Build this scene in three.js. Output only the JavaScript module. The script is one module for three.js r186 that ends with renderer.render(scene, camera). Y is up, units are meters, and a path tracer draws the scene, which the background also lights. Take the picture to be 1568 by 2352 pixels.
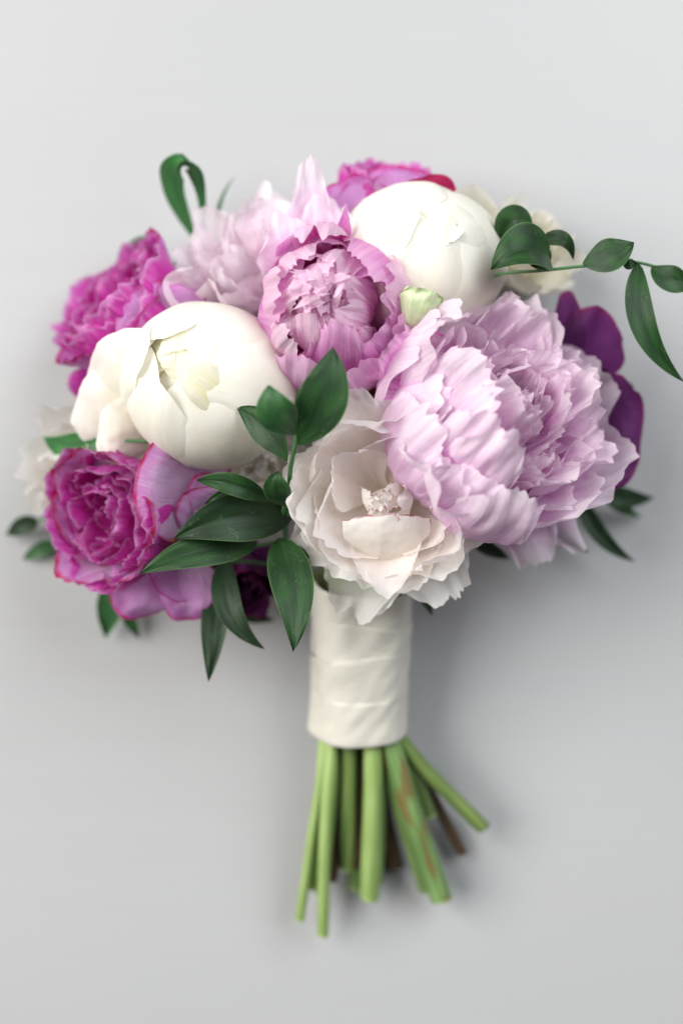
import * as THREE from 'three';
import { ImprovedNoise } from 'three/addons/math/ImprovedNoise.js';
import { RectAreaLightUniformsLib } from 'three/addons/lights/RectAreaLightUniformsLib.js';

// ------------------------------------------------------------------ camera, light, exposure
const scene = new THREE.Scene();
const W = 682, H = 1024;
const FOV = 39.6, EYE = 0.807, HALF = Math.tan(FOV * Math.PI / 360);
const camera = new THREE.PerspectiveCamera(FOV, W / H, 0.02, 20);
camera.up.set(0, 0, -1);
camera.position.set(0, EYE, 0);
camera.lookAt(0, 0, 0);
camera.filmGauge = 24;                       // 24 x 36 mm frame held upright: a 50 mm lens
camera.focus = EYE - 0.127;
camera.userData.fStop = 1.3;
scene.background = new THREE.Color(0, 0, 0);
RectAreaLightUniformsLib.init();

const renderer = new THREE.WebGLRenderer({ antialias: true });
renderer.setSize(W, H);
renderer.toneMapping = THREE.LinearToneMapping;
renderer.toneMappingExposure = 1.0;
renderer.shadowMap.enabled = true;

const GLOW = (k) => new THREE.MeshStandardMaterial({ color: 0x000000, emissive: 0xffffff, emissiveIntensity: k, roughness: 1 });
function softWindow(name, label, pos, aim, w, h, k, color, glow) {
  const t = new THREE.Group(); t.name = name; t.position.set(...pos);
  t.userData = { label, category: 'window' };
  scene.add(t); t.lookAt(...aim);            // +z of the group faces the bouquet
  const pane = new THREE.Mesh(new THREE.BoxGeometry(w, h, 0.01), GLOW(glow)); pane.name = 'pane'; pane.position.z = -0.012; t.add(pane);
  const fm = new THREE.MeshStandardMaterial({ color: 0xd8d8d4, roughness: 0.6 });
  for (const [fw, fh, x, y] of [[w + 0.12, 0.06, 0, h / 2 + 0.03], [w + 0.12, 0.06, 0, -h / 2 - 0.03], [0.06, h, w / 2 + 0.03, 0], [0.06, h, -w / 2 - 0.03, 0]]) {
    const f = new THREE.Mesh(new THREE.BoxGeometry(fw, fh, 0.04), fm); f.name = 'frame'; f.position.set(x, y, -0.01); t.add(f);
  }
  const l = new THREE.RectAreaLight(color, k, w, h); l.name = name + '_glow';
  l.position.set(...pos); scene.add(l); l.lookAt(...aim);
  return t;
}
softWindow('window', 'large bright window up to the left of the table', [-2.4, 2.65, -0.85], [0, 0.05, 0], 2.6, 2.6, 9.8, 0xfffcf8, 1);
softWindow('window', 'added fill light built as a smaller window up to the right of the table', [1.15, 1.75, -1.05], [0.1, 0, -0.1], 1.5, 1.5, 6.6, 0xf7faff, 0.6);  // added fill light in window form, softens shade and brightens the upper right

// ------------------------------------------------------------------ helpers
const noise = new ImprovedNoise();
const N = (x, y = 0, z = 0) => noise.noise(x + 31.7, y + 17.3, z + 5.1);
let seedState = 12345;
const rnd = () => { seedState = (seedState * 1664525 + 1013904223) >>> 0; return seedState / 4294967296; };
const reseed = (s) => { seedState = (s * 2654435761) >>> 0; for (let i = 0; i < 4; i++) rnd(); };
const rr = (a, b) => a + (b - a) * rnd();
const lerp = (a, b, t) => a + (b - a) * t;
const sstep = (a, b, x) => { const t = Math.min(1, Math.max(0, (x - a) / (b - a))); return t * t * (3 - 2 * t); };
const V = (x, y, z) => new THREE.Vector3(x, y, z);
const D2R = Math.PI / 180;
// a place over the table, from its place in a 1568 x 2352 plan and its height
function at(x, y, h) { const k = (EYE - h) * HALF / 1176; return V((x - 784) * k, h, (y - 1176) * k); }
const usedNames = {};
function numbered(n) { const c = usedNames[n] = (usedNames[n] ?? -1) + 1; return c ? n + '_' + String(c).padStart(3, '0') : n; }
usedNames.window = 1;
scene.children.filter((o) => o.name === 'window').forEach((o, i) => { if (i) o.name = 'window_001'; });
function thing(name, label, category, pos, face, group) {
  const o = new THREE.Group(); o.name = numbered(name); o.position.copy(pos);
  if (face) o.quaternion.setFromUnitVectors(V(0, 1, 0), V(...face).normalize());
  o.userData = { label, category }; if (group) o.userData.group = group;
  scene.add(o); o.updateMatrixWorld(true); o.userData.label = label;
  return o;
}
function part(name, geo, mat, parent) {
  const m = new THREE.Mesh(geo, mat); m.name = name; m.castShadow = m.receiveShadow = true; parent.add(m); return m;
}
function partW(name, geo, mat, parent) {     // a geometry given in the scene's axes
  geo.applyMatrix4(parent.matrixWorld.clone().invert()); return part(name, geo, mat, parent);
}

// a sheet: a petal or a leaf, from a path of frames and a set of shape numbers
function sheet(path, o) {
  const nu = o.nu ?? 14, nv = o.nv ?? 18, s = o.seed ?? rnd() * 100;
  const pos = [], uv = [], idx = [];
  const jagA = o.jag ?? 0, jagF = o.jagF ?? 4, round = o.round ?? 0.3, cup = o.cup ?? 0;
  for (let j = 0; j <= nv; j++) for (let i = 0; i <= nu; i++) {
    const u = -1 + 2 * i / nu, v = j / nv;
    let vv = v * (1 - round * Math.pow(Math.abs(u), o.roundP ?? 2.2) - (o.notch ?? 0) * Math.exp(-u * u * 30) * sstep(0.4, 1, v)
      + sstep(0.3, 1, v) * jagA * (N(u * jagF, s, 0.3) + 0.6 * N(u * jagF * 2.6, s, 4.3)));
    const f = path(vv);
    const hw = o.W * o.prof(v) * (1 + 0.6 * jagA * N(v * 5 + (u > 0 ? 9 : 0), s, 8));
    const c = cup * (o.cupV ? o.cupV(v) : 1), phi = u * c;
    const lat = Math.abs(c) > 1e-3 ? hw * Math.sin(phi) / c : hw * u;
    let lift = Math.abs(c) > 1e-3 ? hw * (1 - Math.cos(phi)) / c : 0;
    const edge = Math.max(Math.abs(u), v);
    lift += (o.ruffle ?? 0) * Math.pow(v, o.ruffleP ?? 1.4) * N(u * (o.rf ?? 1.6) + s, v * (o.rg ?? 1.1), s * 0.37);
    lift += (o.frill ?? 0) * sstep(0.55, 1, edge) * v * N(u * 4.5 + s, v * 3.2, s * 0.71);
    lift += (o.fold ?? 0) * Math.abs(u) * hw;
    lift -= (o.curl ?? 0) * Math.pow(sstep(0.6, 1, v), 2);
    lift -= (o.sideCurl ?? 0) * Math.pow(sstep(0.55, 1, Math.abs(u)), 2) * sstep(0.2, 0.7, v);
    lift += (o.crumple ?? 0) * N(u * 5 + s, v * 7, s);
    const lat2 = lat + (o.sway ?? 0) * v * v;
    pos.push(f.p.x + f.s.x * lat2 + f.n.x * lift, f.p.y + f.s.y * lat2 + f.n.y * lift, f.p.z + f.s.z * lat2 + f.n.z * lift);
    uv.push(u * 0.5 + 0.5, v);
  }
  for (let j = 0; j < nv; j++) for (let i = 0; i < nu; i++) {
    const a = j * (nu + 1) + i, b = a + 1, c = a + nu + 1, d = c + 1;
    idx.push(a, b, d, a, d, c);
  }
  const g = new THREE.BufferGeometry();
  g.setAttribute('position', new THREE.Float32BufferAttribute(pos, 3));
  g.setAttribute('uv', new THREE.Float32BufferAttribute(uv, 2));
  g.setIndex(idx); g.computeVertexNormals();
  return g;
}
// path in the plane of a flower's axis: azimuth, start, first lean from the axis and bend along the length (degrees)
function whorlPath(az, r0, y0, L, lean, bend, bp = 1) {
  const n = 40, P = [[r0, y0]], T = [];
  for (let k = 0; k <= n; k++) {
    const th = (lean + bend * Math.pow(k / n, bp)) * D2R; T.push(th);
    if (k < n) { const a = (lean + bend * Math.pow((k + 0.5) / n, bp)) * D2R; const [r, y] = P[k]; P.push([r + Math.sin(a) * L / n, y + Math.cos(a) * L / n]); }
  }
  const ca = Math.cos(az), sa = Math.sin(az), side = V(-sa, 0, ca);
  return (v) => {
    const x = Math.min(1.15, Math.max(0, v)) * n, k = Math.min(n - 1, Math.floor(x)), f = x - k;
    const r = lerp(P[k][0], P[k + 1][0], f), y = lerp(P[k][1], P[k + 1][1], f), th = lerp(T[k], T[k + 1], f);
    return { p: V(r * ca, y, r * sa), s: side, n: V(-Math.cos(th) * ca, Math.sin(th), -Math.cos(th) * sa) };
  };
}
// free path: base to tip, bowed by `arch` along `up`, turned by `twist` degrees along the way
function freePath(a, b, up, arch = 0, twist = 0, twist0 = 0, sway = 0) {
  const u0 = V(...up).normalize(), mid = a.clone().add(b).multiplyScalar(0.5), d = b.clone().sub(a);
  const side0 = d.clone().cross(u0).normalize();
  mid.addScaledVector(u0, arch * 2).addScaledVector(side0, sway * 2);
  return (v) => {
    const q = 1 - v, p = a.clone().multiplyScalar(q * q).addScaledVector(mid, 2 * q * v).addScaledVector(b, v * v);
    const t = mid.clone().sub(a).multiplyScalar(q).addScaledVector(b.clone().sub(mid), v).normalize();
    const s = t.clone().cross(u0).normalize(), n = s.clone().cross(t).normalize(), w = (twist0 + twist * v) * D2R;
    return { p, s: s.clone().multiplyScalar(Math.cos(w)).addScaledVector(n, Math.sin(w)), n: n.multiplyScalar(Math.cos(w)).addScaledVector(s, -Math.sin(w)) };
  };
}
const PET = (base = 0.3, tip = 0.25, wide = 0.65) => (v) => (base + (1 - base) * sstep(0, wide, v)) * (1 - tip * sstep(wide + 0.05, 1, v));
const LEAF = (k = 0.42) => (v) => Math.max(0.004, Math.pow(Math.sin(Math.PI * Math.pow(Math.min(1, v), Math.log(0.5) / Math.log(k))), 0.85) * (1 - 0.25 * v));

// ------------------------------------------------------------------ materials
const hex = (h) => { const c = new THREE.Color(h); return [c.r, c.g, c.b]; };
function texture(w, h, fn, srgb = true) {
  const d = new Uint8Array(w * h * 4), c = new THREE.Color();
  for (let y = 0; y < h; y++) for (let x = 0; x < w; x++) {
    const k = (y * w + x) * 4, v = fn((x + 0.5) / w, (y + 0.5) / h);
    if (srgb) { c.setRGB(v[0], v[1], v[2]); c.convertLinearToSRGB(); d[k] = c.r * 255; d[k + 1] = c.g * 255; d[k + 2] = c.b * 255; } else d[k] = d[k + 1] = d[k + 2] = Math.max(0, Math.min(255, v * 255));
    d[k + 3] = 255;
  }
  const t = new THREE.DataTexture(d, w, h); t.magFilter = t.minFilter = THREE.LinearFilter; t.wrapS = t.wrapT = THREE.RepeatWrapping;
  if (srgb) t.colorSpace = THREE.SRGBColorSpace; t.needsUpdate = true; return t;
}
const mix3 = (a, b, t) => [lerp(a[0], b[0], t), lerp(a[1], b[1], t), lerp(a[2], b[2], t)];
// fan of veins running from a petal's base to its edge
const petalBump = texture(256, 256, (x, y) => {
  const f = (x - 0.5) * (1.35 - 0.5 * y);
  return 0.5 + 0.2 * N(f * 70, y * 2.4, 1) + 0.2 * N(f * 28, y * 3, 7) + 0.1 * N(x * 30, y * 30, 3) + 0.14 * N(x * 7, y * 9, 9);
}, false);
// pigment of a petal: colour at the base, on the blade and at the rim, with streaks along the veins
function petalMaterial({ base, blade, rim, baseTo = 0.45, rimFrom = 0.8, line, lineW = 0.04, streak = 0.24, through = 0.52, rough = 0.62, bump = 0.0008, seed = 1, blotch = 0.1 }) {
  const B = hex(base), M = hex(blade), R = hex(rim), Lc = line && hex(line);
  const map = texture(128, 192, (x, y) => {
    const u = Math.abs(x - 0.5) * 2, f = (x - 0.5) * (1.35 - 0.5 * y), s = N(f * 40, y * 2, seed) * 0.7 + N(f * 15, y * 2.5, seed + 5) * 0.6;
    const yy = y + s * streak + blotch * N(x * 5, y * 5, seed + 2);
    let c = mix3(B, M, sstep(0, baseTo, yy));
    c = mix3(c, R, sstep(rimFrom - 0.25, rimFrom + 0.15, Math.max(yy, 0.86 * u * sstep(0.2, 0.6, y) + 0.1 * s)));
    if (Lc) { const e = Math.max(y, u * 0.995 + 0.0) + 0.015 * N(x * 14, y * 14, seed); c = mix3(c, Lc, sstep(1 - lineW * 1.6, 1 - lineW * 0.5, e) * (0.55 + 0.5 * sstep(-0.2, 0.4, N(x * 6, y * 6, seed + 3)))); }
    return c;
  });
  return new THREE.MeshPhysicalMaterial({ map, roughness: rough, bumpMap: petalBump, bumpScale: bump, side: THREE.DoubleSide, transmission: through, thickness: 0, specularIntensity: 0.35, sheen: 0.15, sheenRoughness: 0.6, sheenColor: new THREE.Color(1, 1, 1) });
}
const M = {
  pinkPale: petalMaterial({ base: '#e49fd2', blade: '#eecde6', rim: '#f7ebf3', seed: 21, baseTo: 0.5 }),
  lilac: petalMaterial({ base: '#de4cae', blade: '#ecb0e2', rim: '#faecf6', seed: 2, baseTo: 0.6, rimFrom: 0.78 }),
  lilacOuter: petalMaterial({ base: '#e8a8dc', blade: '#efcbe9', rim: '#faeef7', seed: 3, baseTo: 0.5 }),
  pink: petalMaterial({ base: '#d83f9c', blade: '#e490d4', rim: '#f2c4e8', seed: 4, baseTo: 0.5, rimFrom: 0.9 }),
  pinkInner: petalMaterial({ base: '#e62898', blade: '#f09cda', rim: '#f8deef', seed: 5, baseTo: 0.85, rimFrom: 0.75 }),
  blush: petalMaterial({ base: '#eec0d8', blade: '#f6e6f0', rim: '#f9f2f6', seed: 6, baseTo: 0.4 }),
  white: petalMaterial({ base: '#f5f1d4', blade: '#f9f6e8', rim: '#fbf9f0', seed: 7, baseTo: 0.4, through: 0.35, bump: 0.0003 }),
  whiteInner: petalMaterial({ base: '#f7e986', blade: '#f9f2b8', rim: '#faf8ea', seed: 8, baseTo: 0.6 }),
  cream: petalMaterial({ base: '#f8f3e6', blade: '#faf8f3', rim: '#fcfbf8', bump: 0.0004, through: 0.55, seed: 9, baseTo: 0.4 }),
  creamRed: petalMaterial({ base: '#f8f1e0', blade: '#faf7f0', rim: '#fbfaf6', bump: 0.0004, through: 0.55, line: '#a8225e', lineW: 0.02, seed: 10, baseTo: 0.4 }),
  creamPink: petalMaterial({ base: '#f8efe8', blade: '#faf4f0', rim: '#fcf9f7', bump: 0.0004, through: 0.55, seed: 11, baseTo: 0.4 }),
  rose: petalMaterial({ base: '#cc1292', blade: '#da44b8', rim: '#e090d2', line: '#e6b6df', lineW: 0.04, seed: 12, baseTo: 0.65, rimFrom: 1.02 }),
  roseOuter: petalMaterial({ base: '#e8dcec', blade: '#dfbfe2', rim: '#d58fd0', line: '#c81458', lineW: 0.05, seed: 13, baseTo: 0.6, rimFrom: 0.9 }),
  roseBack: petalMaterial({ base: '#e2c8e4', blade: '#d8a2d8', rim: '#cc74c2', line: '#c02a78', lineW: 0.04, seed: 14, baseTo: 0.6, rimFrom: 0.9 }),
  plum: petalMaterial({ base: '#82407c', blade: '#763478', rim: '#722c70', line: '#8f2468', lineW: 0.05, seed: 15 }),
  pinkFront: petalMaterial({ base: '#d0489c', blade: '#e59ed8', rim: '#f2cbea', seed: 23, baseTo: 0.5 }),
  crimson: petalMaterial({ base: '#b83a80', blade: '#b02468', rim: '#a81a50', seed: 17 }),
  peach: petalMaterial({ base: '#d89a8c', blade: '#e2b8ac', rim: '#ebcfc6', seed: 16 }),
};
const leafBump = texture(256, 256, (x, y) => { const f = (x - 0.5) * (1 - 0.3 * y); return 0.5 + 0.25 * Math.sin(f * 120 + 2 * N(x * 4, y * 4, 1)) * 0.6 + 0.2 * N(f * 60, y * 2, 2) + 0.15 * N(x * 9, y * 9, 5) - 0.3 * Math.exp(-Math.pow((x - 0.5) * 40, 2)); }, false);
function leafMaterial(a, b, edge, { rough = 0.52, through = 0.12, seed = 1, spots = 0.15 } = {}) {
  const A = hex(a), B = hex(b), E = hex(edge), S = hex('#8f9a7c');
  const map = texture(256, 256, (x, y) => {
    const u = Math.abs(x - 0.5) * 2, f = (x - 0.5) * (1 - 0.3 * y);
    let c = mix3(A, B, sstep(-0.5, 0.6, N(f * 50, y * 2, seed) * 0.7 + N(x * 4, y * 4, seed + 2)));
    c = mix3(c, B, 0.2 * Math.exp(-Math.pow((x - 0.5) * 45, 2)));
    c = mix3(c, S, spots * sstep(0.28, 0.5, N(x * 26, y * 40, seed + 6) * 0.6 + N(x * 5, y * 6, seed + 8) * 0.6));
    return mix3(c, E, sstep(0.955, 0.99, u));
  });
  return new THREE.MeshPhysicalMaterial({ map, roughness: rough, bumpMap: leafBump, bumpScale: 0.00008, side: THREE.DoubleSide, transmission: through, thickness: 0, specularIntensity: 0.6 });
}
const LF = {
  dark: leafMaterial('#173318', '#244a1f', '#56783e', { seed: 1 }),
  deep: leafMaterial('#132813', '#1c3b1b', '#42602f', { seed: 3 }),
  mid: leafMaterial('#2c5630', '#3c6a3c', '#6c8c58', { seed: 5, rough: 0.5, through: 0.2 }),
  fresh: leafMaterial('#2a6030', '#3a7a3a', '#8fb07a', { seed: 7, rough: 0.45, through: 0.25 }),
  sepal: leafMaterial('#b9cf9c', '#d5dfbc', '#6fae68', { seed: 9, rough: 0.6, through: 0.3, spots: 0 }),
};
const twigMat = new THREE.MeshStandardMaterial({ color: '#3f6b3c', roughness: 0.5 });

// ------------------------------------------------------------------ table
{
  const map = texture(512, 512, (x, y) => {
    const s = 0.5 * N(x * 3, y * 70, 2) + 0.35 * N(x * 9, y * 160, 4) + 0.5 * N(x * 2, y * 9, 8);
    const k = 1 + 0.022 * s; return [0.389 * k, 0.397 * k, 0.399 * k];
  });
  map.repeat.set(1.4, 1.4);
  const bump = texture(512, 512, (x, y) => 0.5 + 0.25 * N(x * 6, y * 110, 2) + 0.2 * N(x * 240, y * 240, 6), false);
  bump.repeat.set(2, 2);
  const t = new THREE.Mesh(new THREE.BoxGeometry(2.4, 0.03, 1.6), new THREE.MeshStandardMaterial({ map, roughness: 0.48, bumpMap: bump, bumpScale: 0.00012 }));
  t.name = 'tabletop'; t.position.y = -0.015; t.receiveShadow = t.castShadow = true;
  t.userData = { kind: 'structure', label: 'pale grey painted tabletop under the bouquet' };
  scene.add(t);
}

// ------------------------------------------------------------------ flowers
const GA = 137.508 * D2R;
// rows of petals on a flower: every number may be [from, to] over the row, j = spread by chance
function whorl(f, mat, o) {
  const pick = (a, t) => Array.isArray(a) ? lerp(a[0], a[1], t) : a;
  for (let i = 0; i < o.n; i++) {
    const t = o.n > 1 ? i / (o.n - 1) : 0, j = o.j ?? 0.15, q = () => 1 + rr(-j, j);
    const az = (o.az ?? 0) * D2R + (o.golden ? i * GA : i * 2 * Math.PI / o.n) + rr(-1, 1) * (o.jaz ?? 0.18);
    if (o.skip && o.skip(((az / D2R) % 360 + 360) % 360, t)) continue;
    const L = pick(o.L, t) * q(), lean = pick(o.lean, t) + rr(-1, 1) * (o.jl ?? 6), bend = pick(o.bend, t) * q();
    const g = sheet(whorlPath(az, pick(o.r0 ?? 0.003, t), pick(o.y0 ?? 0, t), L, lean, bend, o.bp ?? 1), {
      W: pick(o.W, t) * q(), prof: PET(o.baseW ?? 0.35, o.tipW ?? 0.25, o.wide ?? 0.62), cup: pick(o.cup ?? 0, t) * q(), cupV: o.cupV,
      ruffle: pick(o.ruffle ?? 0, t), rf: o.rf, rg: o.rg, ruffleP: o.ruffleP, frill: pick(o.frill ?? 0, t), jag: o.jag, jagF: o.jagF, round: o.round, roundP: o.roundP, notch: (o.notch ?? 0) * rnd(), curl: pick(o.curl ?? 0, t) * rr(0.3, 1.5), sideCurl: o.sideCurl,
      crumple: o.crumple ?? 0.0004, sway: rr(-1, 1) * (o.sway ?? 0.002), nu: o.nu, nv: o.nv, seed: rnd() * 100,
    });
    part('petal', g, mat, f);
  }
}
// one petal set by hand: base and tip as [x, y, h] of the plan, width in metres
function petal(f, mat, a, b, Wd, up, o = {}) {
  const g = sheet(freePath(at(...a), at(...b), up, o.arch ?? 0, o.twist ?? 0, o.twist0 ?? 0, o.bow ?? 0), { W: Wd, prof: PET(o.baseW ?? 0.35, o.tipW ?? 0.25, o.wide ?? 0.6), crumple: 0.0005, nu: 22, nv: 28, ...o });
  return partW('petal', g, mat, f);
}
const tube = (pts, r, seg = 24, rad = 8) => new THREE.TubeGeometry(new THREE.CatmullRomCurve3(pts), seg, r, rad, false);

// --- A: large ruffled lilac peony
{
  reseed(11);
  const f = thing('peony', 'largest bloom, a fully open ruffled pale lilac peony on the right', 'peony', at(1048, 1048, 0.08), [0.46, 0.78, -0.4]);
  whorl(f, M.lilacOuter, { n: 8, az: 12, L: 0.081, lean: 94, bend: -92, W: 0.04, cup: 0.75, r0: 0.004, round: 0.22, jag: 0.05, jagF: 5, ruffle: 0.012, frill: 0.004, crumple: 0.0014, nu: 34, nv: 36, jl: 7 });
  whorl(f, M.lilacOuter, { n: 10, az: 30, L: 0.076, lean: 80, bend: -74, W: 0.03, cup: 0.7, r0: 0.004, y0: 0.004, round: 0.22, jag: 0.07, jagF: 5, ruffle: 0.013, frill: 0.005, crumple: 0.0013, nu: 30, nv: 32 });
  whorl(f, M.lilac, { skip: (a, t) => a > 80 && a < 225 && t < 0.7, n: 38, j: 0.22, golden: true, tipW: 0.06, L: [0.073, 0.064], lean: [76, 44], bend: [-62, -52], W: [0.022, 0.018], cup: 0.75, y0: [0.002, 0.008], round: 0.2, roundP: 3, jag: 0.045, jagF: 6, ruffle: 0.009, rf: 1.3, rg: 1.6, frill: 0.004, notch: 0.05, crumple: 0.001, nu: 26, nv: 26, jl: 9, sway: 0.01 });
  whorl(f, M.lilac, { n: 26, j: 0.22, golden: true, tipW: 0.06, L: [0.064, 0.05], lean: [46, 6], bend: [-58, -30], W: [0.019, 0.014], cup: 0.8, y0: [0.006, 0.01], round: 0.2, roundP: 3, jag: 0.05, jagF: 6, ruffle: 0.01, rf: 1.3, rg: 1.6, frill: 0.0045, notch: 0.05, crumple: 0.001, nu: 24, nv: 24, jl: 10, sway: 0.01 });
  whorl(f, M.lilacOuter, { skip: (q) => q < 75 || q > 235, n: 12, az: 8, L: 0.099, lean: 98, bend: -136, r0: 0.01, y0: -0.006, W: 0.027, cup: 0.65, round: 0.16, tipW: 0.1, jag: 0.05, jagF: 6, ruffle: 0.007, rg: 2, frill: 0.004, crumple: 0.0016, nu: 30, nv: 44, jl: 4, jaz: 0.1, j: 0.08, sway: 0.008 });
  whorl(f, M.lilac, { skip: (q) => q < 85 || q > 225, n: 12, az: 22, L: 0.1, lean: 84, bend: -122, r0: 0.006, y0: -0.002, W: 0.022, cup: 0.6, round: 0.16, tipW: 0.06, jag: 0.055, jagF: 6, ruffle: 0.011, rg: 2, frill: 0.005, roundP: 3, crumple: 0.0014, nu: 28, nv: 40, jl: 6, jaz: 0.2, j: 0.1, sway: 0.01 });
  petal(f, M.lilacOuter, [1130, 1130, 0.075], [1205, 1312, 0.075], 0.007, [0, 1, 0], { arch: 0.006, ruffle: 0.006, jag: 0.06 });
  petal(f, M.lilacOuter, [1150, 1080, 0.07], [1345, 1268, 0.066], 0.022, [0, 1, 0], { arch: 0.01, ruffle: 0.012, jag: 0.06, tipW: 0.6 });
  petal(f, M.lilacOuter, [1120, 1080, 0.075], [1240, 1280, 0.075], 0.022, [0, 1, 0], { arch: 0.01, ruffle: 0.01, jag: 0.06 });
  petal(f, M.pink, [1060, 900, 0.1], [868, 895, 0.118], 0.013, [0.3, 1, 0], { arch: 0.012, ruffle: 0.014, frill: 0.005, jag: 0.05, cup: 0.9, sideCurl: 0.008, twist: 25 });
  petal(f, M.pink, [1020, 800, 0.1], [882, 830, 0.122], 0.016, [0.3, 1, 0.2], { arch: 0.012, ruffle: 0.014, frill: 0.005, jag: 0.05, cup: 0.7, sideCurl: 0.008, twist: -25 });
}
// --- B: pink peony with tight centre
{
  reseed(22);
  const f = thing('peony', 'half open deep pink peony with a frilly centre, above the tallest green leaf', 'peony', at(772, 742, 0.062), [-0.06, 0.98, -0.04]);
  whorl(f, M.pink, { skip: (q) => q > 118 && q < 170, n: 6, az: 20, L: 0.085, lean: 84, bend: -134, W: 0.036, cup: 0.95, baseW: 0.4, tipW: 0.2, r0: 0.004, round: 0.22, jag: 0.05, jagF: 5, ruffle: 0.004, frill: 0.003, nu: 32, nv: 34, jl: 5, sway: 0.006 });
  whorl(f, M.pink, { skip: (q) => q > 120 && q < 168, n: 7, az: 45, L: 0.081, lean: 78, bend: -118, W: 0.026, cup: 0.9, r0: 0.004, y0: 0.003, round: 0.22, jag: 0.06, jagF: 5, ruffle: 0.005, frill: 0.003, nu: 26, nv: 30, sway: 0.006 });
  whorl(f, M.pinkInner, { n: 24, golden: true, tipW: 0.08, L: [0.084, 0.077], bp: 1.6, lean: [58, 32], bend: [-120, -100], W: [0.016, 0.012], cup: 0.8, y0: 0.006, round: 0.2, jag: 0.06, jagF: 5, ruffle: 0.005, frill: 0.003, notch: 0.12, nu: 20, nv: 22, jl: 8, sway: 0.008 });
  whorl(f, M.pinkInner, { n: 26, golden: true, tipW: 0.08, az: 50, L: [0.079, 0.074], bp: 2.2, lean: [30, 3], bend: [-100, -80], W: [0.0115, 0.009], cup: 0.9, y0: 0.008, round: 0.2, jag: 0.08, jagF: 5, ruffle: 0.006, frill: 0.004, notch: 0.12, nu: 16, nv: 18, jl: 10, sway: 0.008 });
  whorl(f, M.pinkFront, { skip: (q) => q > 112 && q < 345, n: 8, az: 12, L: 0.088, lean: 90, bend: -128, r0: 0.005, y0: 0, W: 0.022, cup: 0.8, tipW: 0.12, round: 0.22, jag: 0.05, jagF: 6, ruffle: 0.004, frill: 0.003, nu: 28, nv: 34, jl: 5, sway: 0.006 });
  petal(f, M.pink, [790, 800, 0.085], [878, 838, 0.112], 0.026, [0.2, 1, 0.3], { arch: -0.004, cup: 0.5, jag: 0.05, ruffle: 0.006 });
  petal(f, M.pinkPale, [715, 640, 0.08], [710, 378, 0.086], 0.019, [0, 1, 0.2], { arch: 0.005, cup: 0.2, tipW: 0.5, wide: 0.3, ruffle: 0.012, frill: 0.006, jag: 0.07, jagF: 6, crumple: 0.0012 });
  petal(f, M.pinkPale, [760, 640, 0.08], [745, 455, 0.09], 0.02, [0, 1, 0.2], { arch: 0.006, cup: 0.3, ruffle: 0.008, frill: 0.004, jag: 0.06, jagF: 6 });
  petal(f, M.pinkPale, [700, 640, 0.09], [648, 490, 0.095], 0.02, [0, 1, 0.2], { arch: 0.006, cup: 0.3, tipW: 0.5, ruffle: 0.008, jag: 0.04 });
  petal(f, M.pink, [785, 570, 0.1], [795, 467, 0.118], 0.004, [0, 1, 0.3], { arch: 0.002, cup: 0.6, tipW: 0.6 });
}
// --- C: white peony, left
{
  reseed(33);
  const f = thing('peony', 'round closed white peony with a pale yellow opening, on the left', 'peony', at(556, 942, 0.055), [-0.3, 0.92, -0.22]);
  whorl(f, M.white, { n: 5, az: 10, L: 0.121, lean: 84, bend: -158, W: 0.046, cup: 1.1, baseW: 0.4, tipW: 0.3, r0: 0.004, round: 0.26, jag: 0.006, ruffle: 0.002, nu: 34, nv: 38, jl: 2, j: 0.04, crumple: 0.0005 });
  whorl(f, M.white, { n: 5, az: 46, L: 0.116, lean: 80, bend: -152, W: 0.038, cup: 1.1, r0: 0.004, y0: 0.002, round: 0.28, jag: 0.008, ruffle: 0.0025, nu: 30, nv: 34, jl: 2, j: 0.03, crumple: 0.0005 });
  whorl(f, M.white, { n: 5, az: 75, L: 0.113, lean: 78, bend: -158, W: 0.034, cup: 1.0, r0: 0.004, y0: 0.004, round: 0.25, jag: 0.02, ruffle: 0.003, nu: 26, nv: 32, jl: 2, j: 0.05 });
  whorl(f, M.whiteInner, { n: 6, az: 20, L: 0.108, lean: 76, bend: -164, W: 0.026, cup: 1.0, r0: 0.004, y0: 0.006, round: 0.25, jag: 0.02, ruffle: 0.004, nu: 24, nv: 30, jl: 3, j: 0.06 });
  whorl(f, M.whiteInner, { n: 7, az: 50, L: 0.1, lean: 68, bend: -150, W: 0.022, cup: 1.0, r0: 0.004, y0: 0.008, round: 0.25, jag: 0.02, ruffle: 0.004, nu: 24, nv: 30, jl: 5 });
  petal(f, M.white, [400, 985, 0.078], [262, 765, 0.1], 0.03, [-0.3, 1, 0.1], { arch: 0.007, cup: -0.5, ruffle: 0.004, jag: 0.015, tipW: 0.1, round: 0.25 });
  petal(f, M.white, [370, 1000, 0.07], [208, 860, 0.088], 0.03, [-0.3, 1, 0.1], { arch: 0.008, cup: -0.4, ruffle: 0.005, jag: 0.02, tipW: 0.1, round: 0.25 });
  petal(f, M.white, [380, 1010, 0.072], [225, 965, 0.09], 0.02, [-0.2, 1, 0.2], { arch: 0.008, cup: -0.4, ruffle: 0.006, jag: 0.03, tipW: 0.1 });
}
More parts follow.
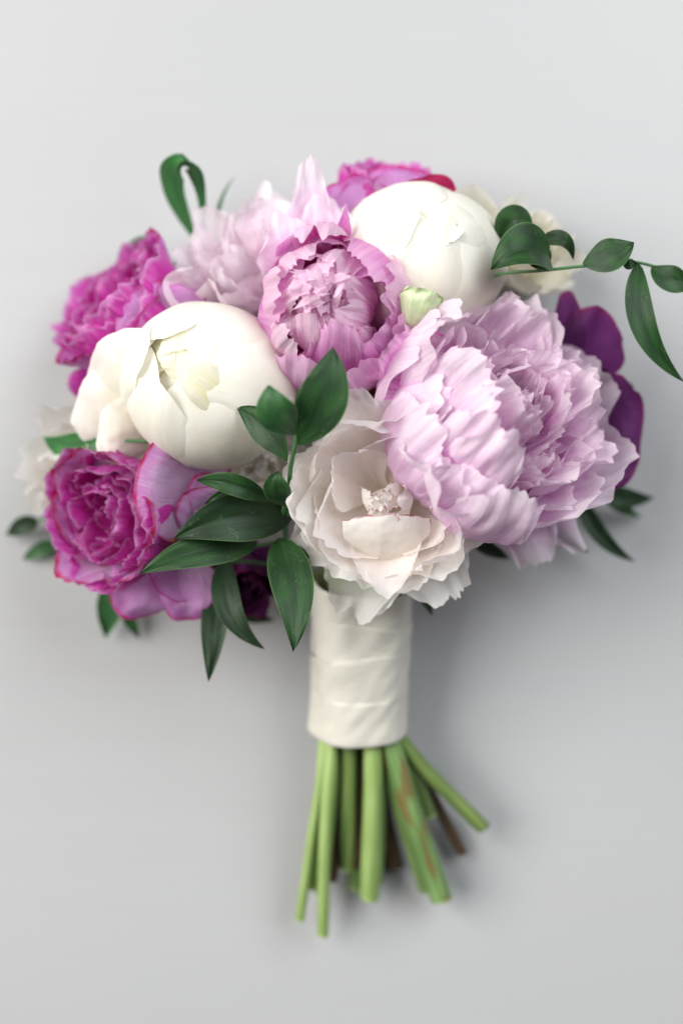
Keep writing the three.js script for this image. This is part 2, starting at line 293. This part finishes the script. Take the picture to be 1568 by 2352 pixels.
// --- D: white peony, top
{
  reseed(44);
  const f = thing('peony', 'round white peony at the top with a curled green sepal below it', 'peony', at(935, 702, 0.04), [0.05, 0.9, -0.4]);
  f.scale.set(1.1, 1, 1); f.updateMatrixWorld(true);
  whorl(f, M.white, { n: 5, az: 60, L: 0.118, lean: 86, bend: -172, W: 0.046, cup: 1.1, baseW: 0.4, tipW: 0.25, r0: 0.004, round: 0.2, jag: 0.025, ruffle: 0.002, nu: 34, nv: 38, jl: 3, j: 0.05 });
  whorl(f, M.white, { n: 6, az: 20, L: 0.114, lean: 80, bend: -164, W: 0.036, cup: 1.05, r0: 0.004, y0: 0.002, round: 0.22, jag: 0.035, ruffle: 0.003, nu: 30, nv: 34, jl: 3, j: 0.05 });
  whorl(f, M.white, { n: 6, az: 0, L: 0.112, lean: 78, bend: -166, W: 0.03, cup: 1.0, r0: 0.004, y0: 0.005, round: 0.25, jag: 0.02, ruffle: 0.004, nu: 24, nv: 30, jl: 3, j: 0.06 });
  whorl(f, M.white, { n: 6, az: 30, L: 0.102, lean: 70, bend: -154, W: 0.022, cup: 1.0, r0: 0.004, y0: 0.008, round: 0.25, jag: 0.02, ruffle: 0.004, nu: 24, nv: 30, jl: 5 });
  petal(f, M.white, [1080, 560, 0.06], [1075, 425, 0.085], 0.02, [0, 1, 0.2], { arch: -0.008, cup: 0.7, jag: 0.03 });
  petal(f, M.white, [830, 560, 0.06], [800, 430, 0.07], 0.022, [0, 1, 0.2], { arch: 0.006, cup: 0.4, jag: 0.04, ruffle: 0.006 });
  const g1 = sheet(freePath(at(938, 758, 0.116), at(976, 664, 0.134), [0.1, 1, 0.15], 0.004, 10), { W: 0.0125, prof: PET(0.4, 0.1, 0.6), cup: -1.0, ruffle: 0.006, frill: 0.006, jag: 0.06, round: 0.1, nu: 20, nv: 22, seed: 4 });
  partW('sepal', g1, LF.sepal, f);
}
// --- E: cream peony, bottom centre
{
  reseed(55);
  const f = thing('peony', 'cream white open peony with thin crimson petal edges, just above the ribbon wrapped handle', 'peony', at(885, 1142, 0.09), [-0.06, 0.99, 0.08]);
  f.scale.setScalar(0.92); f.updateMatrixWorld(true);
  whorl(f, M.cream, { n: 8, az: 15, L: 0.059, lean: 88, bend: -44, W: 0.029, cup: 0.6, r0: 0.004, round: 0.22, jag: 0.08, jagF: 5, ruffle: 0.012, frill: 0.004, notch: 0.1, nu: 30, nv: 30, jl: 8 });
  whorl(f, M.cream, { n: 7, az: 0, L: 0.066, lean: 88, bend: -70, W: 0.031, cup: 0.6, r0: 0.004, y0: 0.003, round: 0.22, jag: 0.05, jagF: 5, ruffle: 0.01, frill: 0.004, nu: 30, nv: 32, jl: 6 });
  whorl(f, M.creamPink, { n: 7, az: 33, L: 0.07, lean: 84, bend: -88, W: 0.029, cup: 0.75, r0: 0.004, y0: 0.004, round: 0.2, jag: 0.045, jagF: 6, ruffle: 0.009, frill: 0.003, nu: 28, nv: 30, jl: 5 });
  whorl(f, M.creamPink, { n: 5, az: 5, L: [0.064, 0.06], lean: [76, 66], bend: [-80, -70], W: [0.028, 0.024], cup: 0.95, y0: 0.006, round: 0.22, jag: 0.03, jagF: 5, ruffle: 0.005, frill: 0.003, nu: 26, nv: 28 });
  whorl(f, M.creamRed, { n: 5, golden: true, L: [0.05, 0.044], lean: [50, 12], bend: [-90, -50], W: [0.019, 0.012], cup: 1.0, y0: 0.008, round: 0.22, jag: 0.06, ruffle: 0.005, frill: 0.004, nu: 20, nv: 22 });
  petal(f, M.creamRed, [890, 1300, 0.102], [886, 1180, 0.13], 0.023, [0, 1, 0.3], { arch: 0.007, cup: -0.6, ruffle: 0.003, jag: 0.025, jagF: 5, tipW: 0.02, round: 0.12 });
}
// --- roses
function rose(f, R, o = {}) {
  const inner = o.inner ?? M.rose, h = o.h ?? R * 1.25;
  const rings = [[0.16, 3], [0.36, 4], [0.54, 5], [0.7, 6], [0.84, 7], [0.97, 8]];
  for (const [k, n] of rings) whorl(f, inner, { n, az: k * 400, L: h * lerp(0.8, 1.14, k), lean: lerp(4, 40, k), bend: lerp(8, -50, k), r0: R * k * 0.55, y0: h * 0.12 * (1 - k), W: R * lerp(0.32, 0.64, k), cup: 1.1, baseW: 0.6, tipW: 0.1, round: 0.16, jag: 0.05, jagF: 5, ruffle: R * 0.17, rf: 1.5, frill: R * 0.1, j: 0.14, nu: 24, nv: 22, jl: 8, jaz: 0.35, notch: 0.08, sway: R * 0.15, crumple: 0.0006 });
  if (o.outer) whorl(f, o.outer, { n: o.no ?? 7, az: 20, L: h * 1.35, lean: 62, bend: o.bend ?? 10, r0: 0.003, y0: 0, W: R * 0.72, cup: 0.5, baseW: 0.4, tipW: 0.2, round: 0.28, jag: 0.05, ruffle: R * 0.25, frill: R * 0.12, curl: R * 0.2, nu: 24, nv: 26, skip: o.skip });
}
{
  reseed(66);
  const f = thing('rose', 'magenta rose full of ruffled petals at lower left, facing left', 'rose', at(360, 1185, 0.056), [-0.56, 0.82, -0.02]);
  rose(f, 0.036, { h: 0.044 });
  whorl(f, M.roseOuter, { n: 6, az: 0, L: 0.056, lean: 54, bend: -46, r0: 0.004, W: 0.03, cup: 0.9, round: 0.2, jag: 0.03, ruffle: 0.004, frill: 0.002, curl: 0.003, nu: 28, nv: 28 });
  petal(f, M.roseOuter, [470, 1130, 0.07], [325, 1080, 0.118], 0.03, [0.1, 1, 0], { arch: 0.008, cup: 0.4, curl: 0.004, ruffle: 0.003, tipW: 0.1 });
  petal(f, M.roseOuter, [430, 1160, 0.06], [400, 1030, 0.1], 0.026, [0.3, 1, 0], { arch: 0.006, cup: 0.4, ruffle: 0.003, tipW: 0.1 });
  petal(f, M.roseBack, [440, 1240, 0.055], [335, 1300, 0.1], 0.026, [0.1, 1, 0.2], { arch: 0.006, cup: 0.5, ruffle: 0.004, tipW: 0.1 });
  petal(f, M.roseBack, [400, 1255, 0.06], [265, 1425, 0.084], 0.021, [0.1, 1, -0.2], { arch: 0.012, cup: -0.5, ruffle: 0.006, curl: 0.006 });
  petal(f, M.roseBack, [440, 1270, 0.062], [425, 1440, 0.08], 0.022, [0.1, 1, -0.2], { arch: 0.01, cup: -0.5, ruffle: 0.008, curl: 0.006 });
  petal(f, M.roseOuter, [490, 1200, 0.06], [425, 1150, 0.105], 0.018, [0.5, 1, 0], { arch: 0.004, cup: 0.5, curl: 0.004, twist: 30 });
  petal(f, M.roseOuter, [500, 1190, 0.065], [440, 1100, 0.1], 0.016, [0.5, 1, 0], { arch: 0.004, cup: 0.5 });
}
{
  reseed(77);
  const f = thing('rose', 'blurred magenta rose seen from its side at upper left edge', 'rose', at(385, 800, 0.04), [-0.66, 0.5, -0.56]);
  rose(f, 0.042, { h: 0.044 });
  whorl(f, M.roseBack, { n: 8, az: 0, L: 0.056, lean: 60, bend: -34, r0: 0.004, W: 0.03, cup: 0.7, round: 0.2, jag: 0.03, ruffle: 0.006, frill: 0.004, nu: 26, nv: 26 });
  petal(f, M.roseBack, [410, 800, 0.06], [300, 665, 0.088], 0.028, [0.2, 1, 0.2], { arch: 0.008, cup: 0.4, curl: 0.003, ruffle: 0.003 });
  petal(f, M.roseBack, [350, 850, 0.05], [205, 800, 0.072], 0.026, [0.2, 1, 0.2], { arch: 0.008, cup: 0.5, curl: 0.003, ruffle: 0.004 });
  petal(f, M.rose, [260, 880, 0.03], [155, 875, 0.05], 0.012, [0, 1, 0.2], { arch: 0.004, cup: 0.5, ruffle: 0.004 });
}
{
  reseed(88);
  const f = thing('rose', 'magenta rose with a red tipped petal behind the white peony at the top', 'rose', at(880, 530, 0.045), [0.0, 0.45, -0.9]);
  rose(f, 0.026, { h: 0.03 });
  petal(f, M.roseBack, [830, 520, 0.06], [770, 415, 0.072], 0.022, [0, 1, 0.3], { arch: 0.006, cup: 0.4, ruffle: 0.005 });
  petal(f, M.roseBack, [890, 520, 0.06], [870, 375, 0.072], 0.028, [0, 1, 0.3], { arch: 0.008, cup: 0.5, ruffle: 0.006, curl: 0.004 });
  petal(f, M.roseBack, [920, 500, 0.06], [985, 392, 0.076], 0.024, [0, 1, 0.3], { arch: 0.008, cup: 0.5, ruffle: 0.005, curl: 0.005 });
  petal(f, M.crimson, [940, 500, 0.066], [1038, 415, 0.08], 0.016, [0, 1, 0.3], { arch: 0.004, cup: 0.5, ruffle: 0.003 });
}
// --- I: blush peony
{
  reseed(99);
  const f = thing('peony', 'very pale blush peony with loose petals left of the pink peony', 'peony', at(610, 720, 0.035), [-0.25, 0.85, -0.45]);
  whorl(f, M.blush, { n: 8, L: 0.058, lean: 86, bend: -60, W: 0.03, cup: 0.7, round: 0.22, jag: 0.05, ruffle: 0.012, frill: 0.004, nu: 28, nv: 28, jl: 9 });
  whorl(f, M.blush, { n: 18, golden: true, L: [0.056, 0.048], lean: [66, 10], bend: [-60, -10], W: [0.025, 0.016], cup: 0.7, y0: 0.004, round: 0.22, jag: 0.06, ruffle: 0.012, frill: 0.005, nu: 24, nv: 24, jl: 9 });
  petal(f, M.blush, [580, 560, 0.06], [614, 415, 0.066], 0.007, [0, 1, 0.3], { arch: 0.003, cup: 0.8 });
  petal(f, M.blush, [610, 600, 0.07], [650, 455, 0.075], 0.02, [0, 1, 0.3], { arch: 0.004, cup: 0.4, ruffle: 0.006 });
  petal(f, M.blush, [490, 680, 0.06], [378, 640, 0.09], 0.016, [0.1, 1, 0.3], { arch: 0.006, cup: 0.5, ruffle: 0.005 });
}
// --- J: plum rose
{
  reseed(111);
  const f = thing('rose', 'dark plum rose half hidden behind the lilac peony at the right edge', 'rose', at(1270, 960, 0.035), [0.7, 0.7, 0.05]);
  rose(f, 0.028, { h: 0.032, inner: M.plum });
  petal(f, M.plum, [1300, 900, 0.045], [1365, 705, 0.066], 0.022, [0.3, 1, 0], { arch: 0.006, cup: 0.5, ruffle: 0.008 });
  petal(f, M.plum, [1280, 860, 0.05], [1303, 668, 0.068], 0.011, [0.2, 1, 0], { arch: 0.004, cup: 0.5, ruffle: 0.006 });
  petal(f, M.plum, [1310, 1000, 0.045], [1476, 1020, 0.06], 0.034, [0.3, 1, 0], { arch: 0.01, cup: 0.4, ruffle: 0.004 });
  petal(f, M.plum, [1300, 1020, 0.04], [1390, 1140, 0.055], 0.03, [0.3, 1, 0], { arch: 0.008, cup: 0.4, ruffle: 0.004 });
}
// --- small half hidden blooms
function loose(label, pos, face, R, mat, seed, n = 14) {
  reseed(seed);
  const f = thing('peony', label, 'peony', pos, face);
  whorl(f, mat, { n: 7, L: R * 1.5, lean: 84, bend: -80, W: R * 0.7, cup: 0.8, round: 0.3, jag: 0.06, ruffle: R * 0.15, frill: R * 0.1, nu: 22, nv: 24 });
  whorl(f, mat, { n, golden: true, L: [R * 1.5, R * 1.2], lean: [66, 10], bend: [-80, -20], W: [R * 0.5, R * 0.3], cup: 0.8, y0: 0.004, round: 0.3, jag: 0.1, ruffle: R * 0.18, frill: R * 0.1, nu: 18, nv: 20 });
  return f;
}
loose('blurred white peony at the far left behind the magenta rose', at(238, 1080, 0.022), [-0.35, 0.9, 0.05], 0.034, M.cream, 121);
loose('blurred cream peony behind the leafy twig on the right', at(1185, 620, 0.018), [0.3, 0.85, -0.4], 0.026, M.white, 122);
loose('dusty peach flower deep in the gap between the pink, lilac and cream peonies', at(860, 950, 0.055), [-0.05, 1, -0.1], 0.026, M.peach, 123);
loose('shaded cream flower deep between the white peony and the leaf sprig', at(600, 1070, 0.045), [-0.1, 1, 0.1], 0.026, M.cream, 124);
{
  reseed(125);
  const f = thing('rose', 'small dark magenta rose low behind the leaves left of the handle', 'rose', at(548, 1300, 0.036), [0.1, 0.85, 0.5]);
  rose(f, 0.017, { h: 0.024, inner: M.plum, outer: M.plum });
}

// ------------------------------------------------------------------ leaves
function leaf(f, mat, a, b, Wd, o = {}) {
  const A = at(...a), B = at(...b);
  const g = sheet(freePath(A, B, o.up ?? [0, 1, 0], o.arch ?? 0.004, o.twist ?? 0, o.twist0 ?? 0, o.bow ?? 0), { W: Wd, prof: LEAF(o.k ?? 0.42), round: 0, fold: 0.18, ruffle: 0.0015, crumple: 0.0002, nu: 16, nv: 30, seed: rnd() * 50, ...o });
  return partW('leaf', g, mat, f);
}
{
  reseed(201);
  const f = thing('leaf_sprig', 'glossy dark green leaf sprig standing upright in the centre, tallest leaf over the pink peony', 'leaf sprig', at(655, 1190, 0.08));
  const st = [[655, 1240, 0.08], [662, 1160, 0.11], [668, 1070, 0.138], [680, 1010, 0.15], [682, 965, 0.152]].map((p) => at(...p));
  partW('stem', tube(st, 0.0011), twigMat, f);
  leaf(f, LF.dark, [686, 1024, 0.15], [765, 797, 0.158], 0.0132, { arch: 0.006, k: 0.5, fold: 0.1, bow: 0.0035, twist0: -8 });
  leaf(f, LF.mid, [678, 998, 0.152], [618, 884, 0.17], 0.0105, { arch: 0.008, k: 0.5, fold: -0.05, bow: -0.003, twist0: 14 });
  leaf(f, LF.dark, [660, 1062, 0.14], [546, 936, 0.132], 0.0092, { arch: 0.004, k: 0.55, bow: 0.003, twist0: 20 });
  leaf(f, LF.dark, [655, 1163, 0.12], [640, 1082, 0.136], 0.0075, { arch: 0.005, k: 0.55, twist0: 10, bow: -0.002 });
}
{
  reseed(202);
  const f = thing('leaf_sprig', 'dark green leaf sprig spreading left over the lower rose and down beside the handle', 'leaf sprig', at(650, 1240, 0.07));
  partW('stem', tube([[660, 1330, 0.06], [655, 1240, 0.085], [650, 1190, 0.1], [655, 1150, 0.115]].map((p) => at(...p)), 0.0012), twigMat, f);
  partW('stem', tube([[655, 1240, 0.085], [610, 1250, 0.095], [580, 1256, 0.098]].map((p) => at(...p)), 0.0009), twigMat, f);
  leaf(f, LF.dark, [622, 1152, 0.115], [452, 1103, 0.122], 0.006, { arch: 0.012, k: 0.5, bow: 0.003, fold: 0.3 });
  leaf(f, LF.dark, [540, 1125, 0.11], [470, 1158, 0.115], 0.003, { arch: 0.004 });
  leaf(f, LF.deep, [672, 1190, 0.1], [400, 1237, 0.122], 0.0135, { arch: 0.01, k: 0.42, bow: 0.005 });
  leaf(f, LF.dark, [590, 1252, 0.1], [322, 1318, 0.122], 0.0095, { arch: 0.008, k: 0.42, bow: 0.004, twist0: -12 });
  leaf(f, LF.dark, [640, 1235, 0.1], [673, 1497, 0.128], 0.0118, { arch: 0.008, k: 0.4, bow: -0.004, twist0: 8 });
  leaf(f, LF.mid, [672, 1255, 0.1], [715, 1295, 0.1], 0.0035, { arch: 0.004 });
}
{
  reseed(203);
  const f = thing('leaf_sprig', 'two long dark leaves pointing down left of the ribbon wrapped handle', 'leaf sprig', at(500, 1290, 0.05));
  partW('stem', tube([[640, 1300, 0.05], [560, 1290, 0.07], [500, 1290, 0.08]].map((p) => at(...p)), 0.001), twigMat, f);
  leaf(f, LF.deep, [520, 1280, 0.08], [608, 1491, 0.092], 0.0078, { arch: 0.006, k: 0.4, bow: 0.008 });
  leaf(f, LF.deep, [500, 1320, 0.07], [479, 1566, 0.084], 0.0078, { arch: 0.006, k: 0.42, bow: -0.001 });
}
{
  reseed(204);
  const f = thing('leaf_sprig', 'leafy twig arching out over the table at upper right with a long drooping end leaf', 'leaf sprig', at(1130, 640, 0.08));
  partW('stem', tube([[1040, 700, 0.07], [1140, 632, 0.1], [1240, 622, 0.11], [1330, 612, 0.112], [1400, 606, 0.11], [1455, 602, 0.106], [1530, 620, 0.1]].map((p) => at(...p)), 0.0008, 40), twigMat, f);
  leaf(f, LF.dark, [1262, 592, 0.108], [1126, 620, 0.12], 0.0145, { arch: 0.01, k: 0.36, bow: 0.005, twist0: -25, fold: 0.3 });
  leaf(f, LF.dark, [1222, 520, 0.1], [1143, 560, 0.09], 0.009, { arch: 0.006, k: 0.5, bow: 0.006 });
  leaf(f, LF.deep, [1240, 555, 0.1], [1315, 597, 0.1], 0.0045, { arch: 0.006, k: 0.4, bow: -0.005 });
  leaf(f, LF.deep, [1222, 570, 0.1], [1250, 622, 0.1], 0.007, { arch: 0.004, k: 0.5 });
  leaf(f, LF.dark, [1336, 606, 0.112], [1455, 556, 0.118], 0.0094, { arch: 0.004, k: 0.5, bow: 0.0015, twist0: 6, fold: 0.05 });
  leaf(f, LF.dark, [1430, 610, 0.11], [1462, 606, 0.11], 0.003, { arch: 0.002 });
  leaf(f, LF.dark, [1495, 612, 0.103], [1600, 640, 0.1], 0.0075, { arch: 0.006, k: 0.45, bow: 0.005 });
  leaf(f, LF.dark, [1466, 605, 0.106], [1574, 880, 0.1], 0.0075, { arch: 0.01, k: 0.4, bow: 0.012, fold: 0.3 });
}
{
  reseed(205);
  const f = thing('leaf_sprig', 'blurred looped green leaf blade rising behind the upper left rose', 'leaf sprig', at(460, 560, 0.03));
  const loop = [[462, 570, 0.02], [425, 505, 0.03], [398, 435, 0.045], [400, 390, 0.06], [436, 384, 0.066], [460, 440, 0.05], [468, 530, 0.03]].map((p) => at(...p));
  const cv = new THREE.CatmullRomCurve3(loop);
  const g = sheet((v) => { const c = Math.min(1, Math.max(0, v)), p = cv.getPoint(c), t = cv.getTangent(c), u0 = V(0.75, 0.55, 0.1).normalize(), s = u0.clone().addScaledVector(t, -u0.dot(t)).normalize(); return { p, s, n: s.clone().cross(t) }; }, { W: 0.0072, prof: (v) => 0.25 + 0.75 * sstep(0, 0.3, v) * (1 - sstep(0.55, 1, v)), round: 0, nu: 10, nv: 60 });
  partW('leaf', g, LF.fresh, f);
}
{
  const f = thing('grass_blade', 'thin blurred green blade rising beside the blush peony at upper left', 'leaf', at(505, 540, 0.03));
  const g = sheet(freePath(at(500, 560, 0.03), at(542, 402, 0.03), [0, 1, 0], 0.003, 0, 0, -0.004), { W: 0.0014, prof: LEAF(0.4), round: 0, nu: 6, nv: 24 });
  partW('blade', g, LF.fresh, f);
}
function lone(label, a, b, w, mat, o = {}) {
  const f = thing('leaf', label, 'leaf', at(...a)); reseed(Math.round(a[0] * 7 + a[1]));
  leaf(f, mat, a, b, w, o);
  const A = at(...a), B = at(...b), d = B.clone().sub(A).normalize();
  if (o.stalk !== 0) partW('stalk', tube([A.clone().addScaledVector(d, -(o.stalk ?? 0.03)).add(V(0, 0.006, 0)), A.clone().addScaledVector(d, -0.012).add(V(0, 0.002, 0)), A.clone().addScaledVector(d, 0.004)], 0.0009), twigMat, f);
}
lone('rounded blurred leaf tip showing above the upper left rose', [370, 600, 0.03], [284, 575, 0.03], 0.0075, LF.mid, { bow: 0.004 });
lone('pointed green leaf between the white peony and the far left white peony', [235, 1010, 0.075], [100, 1004, 0.055], 0.0085, LF.fresh, { bow: -0.005 });
lone('blurred leaf resting on the table at the far left edge', [90, 1195, 0.012], [14, 1226, 0.006], 0.006, LF.deep);
lone('faint pale leaf on the table below the far left leaf', [130, 1245, 0.004], [52, 1285, 0.003], 0.0048, LF.mid);
lone('blurred broad leaf hanging straight down under the lower left rose', [268, 1330, 0.02], [243, 1465, 0.008], 0.0085, LF.mid);
lone('small blurred leaf tip under the lower left rose beside the broad one', [285, 1390, 0.012], [322, 1468, 0.004], 0.004, LF.mid);
lone('small blurred leaf pointing right between the hanging leaves and the handle', [540, 1412, 0.025], [632, 1424, 0.02], 0.0035, LF.deep);
lone('dark leaf under the lilac peony, second from the right, curling down', [1270, 1130, 0.05], [1352, 1270, 0.06], 0.006, LF.deep, { bow: 0.006 });
lone('long narrow leaf under the lilac peony pointing to lower right', [1330, 1135, 0.035], [1457, 1290, 0.03], 0.0055, LF.deep, { bow: 0.006 });
lone('broad blurred leaf at the right edge below the plum rose', [1360, 1120, 0.03], [1500, 1142, 0.014], 0.0065, LF.deep, { bow: 0.003 });
lone('faint blurred leaf on the table below the broad right leaf', [1390, 1150, 0.01], [1470, 1190, 0.004], 0.0035, LF.mid);
lone('short dark leaf tip under the lilac peony beside the cream peony', [1080, 1240, 0.04], [1172, 1285, 0.035], 0.0045, LF.deep);
lone('tiny dark leaf tip pointing down right of the handle top', [960, 1330, 0.06], [991, 1413, 0.066], 0.004, LF.deep);

// ------------------------------------------------------------------ ribbon handle
{
  const f = thing('ribbon_wrap', 'ivory satin ribbon wound round the stems as the bouquet handle', 'ribbon', at(825, 1520, 0.03));
  const mat = new THREE.MeshPhysicalMaterial({ color: new THREE.Color().setRGB(0.58, 0.56, 0.49), roughness: 0.5, sheen: 0.5, sheenRoughness: 0.4, sheenColor: new THREE.Color(1, 1, 0.95), side: THREE.DoubleSide,
    bumpMap: texture(256, 256, (x, y) => 0.5 + 0.3 * N(x * 5, y * 60, 1) + 0.2 * N(x * 160, y * 160, 3), false), bumpScale: 0.0003 });
  const A = at(833, 1335, 0.058), B = at(824, 1672, 0.035), ax = B.clone().sub(A), Ln = ax.length(); ax.normalize();
  const s = V(1, 0, 0).addScaledVector(ax, -ax.x).normalize(), n = s.clone().cross(ax).normalize().multiplyScalar(-1);
  function band(t0, t1, r, tilt, seed, nA = 96, nT = 20) {
    const pos = [], uv = [], idx = [];
    for (let j = 0; j <= nT; j++) for (let i = 0; i <= nA; i++) {
      const a = i / nA * 2 * Math.PI, q = j / nT, t = lerp(t0, t1, q) + tilt * Math.sin(a + seed) ;
      const ca = Math.cos(a), sa = Math.sin(a);
      let rad = lerp(0.0275, 0.0252, sstep(0, 0.75, t)) + 0.0008 * sstep(0.85, 1, t) + r;
      rad += 0.0008 * Math.cos(5 * a + 1.3 + t) + 0.0011 * N(ca * 1.6 + seed, sa * 1.6, t * 3) + 0.0007 * N(ca * 2.2 + seed, sa * 2.2, t * 9 + 3 * ca) - (q === 0 || q === 1 ? 0.0006 : 0);
      const p = A.clone().addScaledVector(ax, t * Ln).addScaledVector(s, rad * ca).addScaledVector(n, rad * 0.92 * sa);
      pos.push(p.x, p.y, p.z); uv.push(i / nA * 2, q * (t1 - t0) * 2);
    }
    for (let j = 0; j < nT; j++) for (let i = 0; i < nA; i++) { const a = j * (nA + 1) + i, b = a + 1, c = a + nA + 1, d = c + 1; idx.push(a, d, b, a, c, d); }
    const g = new THREE.BufferGeometry(); g.setAttribute('position', new THREE.Float32BufferAttribute(pos, 3)); g.setAttribute('uv', new THREE.Float32BufferAttribute(uv, 2)); g.setIndex(idx); g.computeVertexNormals();
    partW('ribbon_turn', g, mat, f);
  }
  band(0.0, 0.36, 0.0, 0.02, 1); band(0.22, 0.52, 0.0004, 0.045, 2.2); band(0.45, 0.8, 0.0008, 0.06, 4.0); band(0.7, 1.0, 0.0012, 0.012, 5.5);
}

// ------------------------------------------------------------------ stems
const stemTex = (a, b, seed, scar) => { const A = hex(a), B = hex(b), S = scar && hex(scar); return texture(64, 256, (x, y) => { let c = mix3(A, B, sstep(-0.5, 0.5, N(x * 3, y * 26, seed) + 0.5 * N(x * 7, y * 5, seed + 1))); if (S) c = mix3(c, S, 0.7 * sstep(0.0, 0.3, N(x * 9, y * 5, seed + 4)) * sstep(0.3, 0.4, x)); return c; }); };
const stemMat = (a, b, seed, scar) => new THREE.MeshStandardMaterial({ map: stemTex(a, b, seed, scar), roughness: 0.5, bumpMap: petalBump, bumpScale: 0.0003 });
const SM = { bright: stemMat('#809a54', '#9cb470', 1), green: stemMat('#566f3e', '#71884f', 2), brown: stemMat('#3a2f22', '#54412c', 5), scarred: stemMat('#5b7d44', '#7d9c60', 6, '#755632'), pale: stemMat('#8cab5a', '#a6c078', 8), olive: stemMat('#56703a', '#75894a', 7) };
const cutMat = new THREE.MeshStandardMaterial({ color: '#9db56a', roughness: 0.8 }), cutBrown = new THREE.MeshStandardMaterial({ color: '#4a3524', roughness: 0.85 });
function stem(label, pts, r0, r1, mat, cut = cutMat, flat = 1) {
  const P = pts.map((p) => at(...p)), f = thing('flower_stem', label, 'stem', P[P.length - 1]);
  const cv = new THREE.CatmullRomCurve3(P), n = 40, rad = 14, g = new THREE.TubeGeometry(cv, n, 1, rad, false), pos = g.attributes.position, fr = n;
  for (let j = 0; j <= n; j++) { const c = cv.getPointAt(j / n), R = lerp(r0, r1, j / n) * (1 + 0.05 * N(j * 0.3, r0 * 900)); for (let i = 0; i <= rad; i++) { const k = j * (rad + 1) + i, p = V().fromBufferAttribute(pos, k).sub(c); p.multiplyScalar(R); p.y *= flat; p.add(c); pos.setXYZ(k, p.x, p.y, p.z); } }
  g.computeVertexNormals(); partW('stalk', g, mat, f);
  const e = P[P.length - 1], d = cv.getTangentAt(1), cg = new THREE.CylinderGeometry(r1 * 0.98, r1 * 1.0, 0.0012, 16);
  cg.rotateZ(0.25); cg.applyQuaternion(new THREE.Quaternion().setFromUnitVectors(V(0, 1, 0), d)); cg.translate(e.x, e.y, e.z); partW('cut_end', cg, cut, f);
}
stem('thin pale green stem at the far left of the stem ends, splaying left', [[775, 1300, 0.055], [762, 1640, 0.042], [722, 1880, 0.034], [688, 2110, 0.018]], 0.0034, 0.0026, SM.bright);
stem('longest bright green stem, second from the left', [[785, 1300, 0.06], [770, 1640, 0.049], [748, 1880, 0.042], [741, 2145, 0.02]], 0.0038, 0.0032, SM.bright);
stem('bright green stem hugging the left side of the bundle', [[765, 1300, 0.045], [750, 1640, 0.038], [732, 1860, 0.032], [712, 2035, 0.018]], 0.0038, 0.0032, SM.pale);
stem('olive green stem lying just behind the two leftmost bright stems', [[790, 1300, 0.05], [778, 1640, 0.041], [756, 1880, 0.034], [737, 2050, 0.018]], 0.0038, 0.0036, SM.olive);
stem('dark brown stem just right of the left green stems', [[800, 1300, 0.042], [790, 1640, 0.036], [776, 1880, 0.024], [760, 2015, 0.012]], 0.0045, 0.004, SM.brown, cutBrown);
stem('olive stem in the middle of the bundle, left of the bright middle one', [[805, 1300, 0.05], [802, 1640, 0.046], [798, 1880, 0.032], [797, 1990, 0.018]], 0.0042, 0.0042, SM.olive);
stem('green stem lying low behind the bright middle one', [[815, 1300, 0.04], [815, 1640, 0.034], [815, 1880, 0.02], [820, 2035, 0.01]], 0.005, 0.0056, SM.green);
stem('brown stem between the olive middle stem and the bright middle stem', [[820, 1300, 0.05], [825, 1640, 0.04], [822, 1880, 0.027], [818, 1985, 0.018]], 0.0036, 0.0036, SM.brown, cutBrown);
stem('bright green stem in the middle of the bundle', [[830, 1300, 0.065], [850, 1640, 0.05], [856, 1760, 0.045], [848, 2058, 0.02]], 0.0044, 0.0054, SM.bright);
stem('olive stem tucked against the right of the bright middle stem', [[835, 1300, 0.055], [858, 1640, 0.042], [868, 1800, 0.034], [862, 2020, 0.014]], 0.0042, 0.0046, SM.green);
stem('dark brown stem end showing behind the middle stems', [[840, 1300, 0.04], [850, 1640, 0.032], [880, 1880, 0.016], [906, 1985, 0.008]], 0.005, 0.0055, SM.brown, cutBrown);
stem('thick green stem streaked with brown scars', [[860, 1300, 0.065], [882, 1640, 0.045], [912, 1760, 0.042], [1012, 2062, 0.02]], 0.0052, 0.0062, SM.scarred);
stem('thick pale green stem lying along the left of the scarred stem', [[855, 1300, 0.055], [870, 1640, 0.042], [896, 1760, 0.037], [982, 2040, 0.016]], 0.0052, 0.0056, SM.green);
stem('green stem ending early, just right of the scarred one under the ribbon', [[880, 1300, 0.05], [896, 1640, 0.036], [935, 1740, 0.033], [985, 1870, 0.02]], 0.0048, 0.0044, SM.green);
stem('shortest green stem, low on the right under the ribbon edge', [[880, 1300, 0.045], [890, 1640, 0.03], [930, 1740, 0.026], [962, 1850, 0.016]], 0.0044, 0.004, SM.green);
stem('olive stem splaying out furthest to the right with a brown cut end', [[880, 1300, 0.06], [890, 1640, 0.044], [945, 1730, 0.038], [1108, 1900, 0.022]], 0.0034, 0.0042, SM.olive, cutBrown);
stem('thin brown stem under the right hand olive stem', [[880, 1300, 0.04], [892, 1640, 0.03], [945, 1740, 0.025], [1060, 1958, 0.01]], 0.0032, 0.0032, SM.brown, cutBrown);

renderer.render(scene, camera);
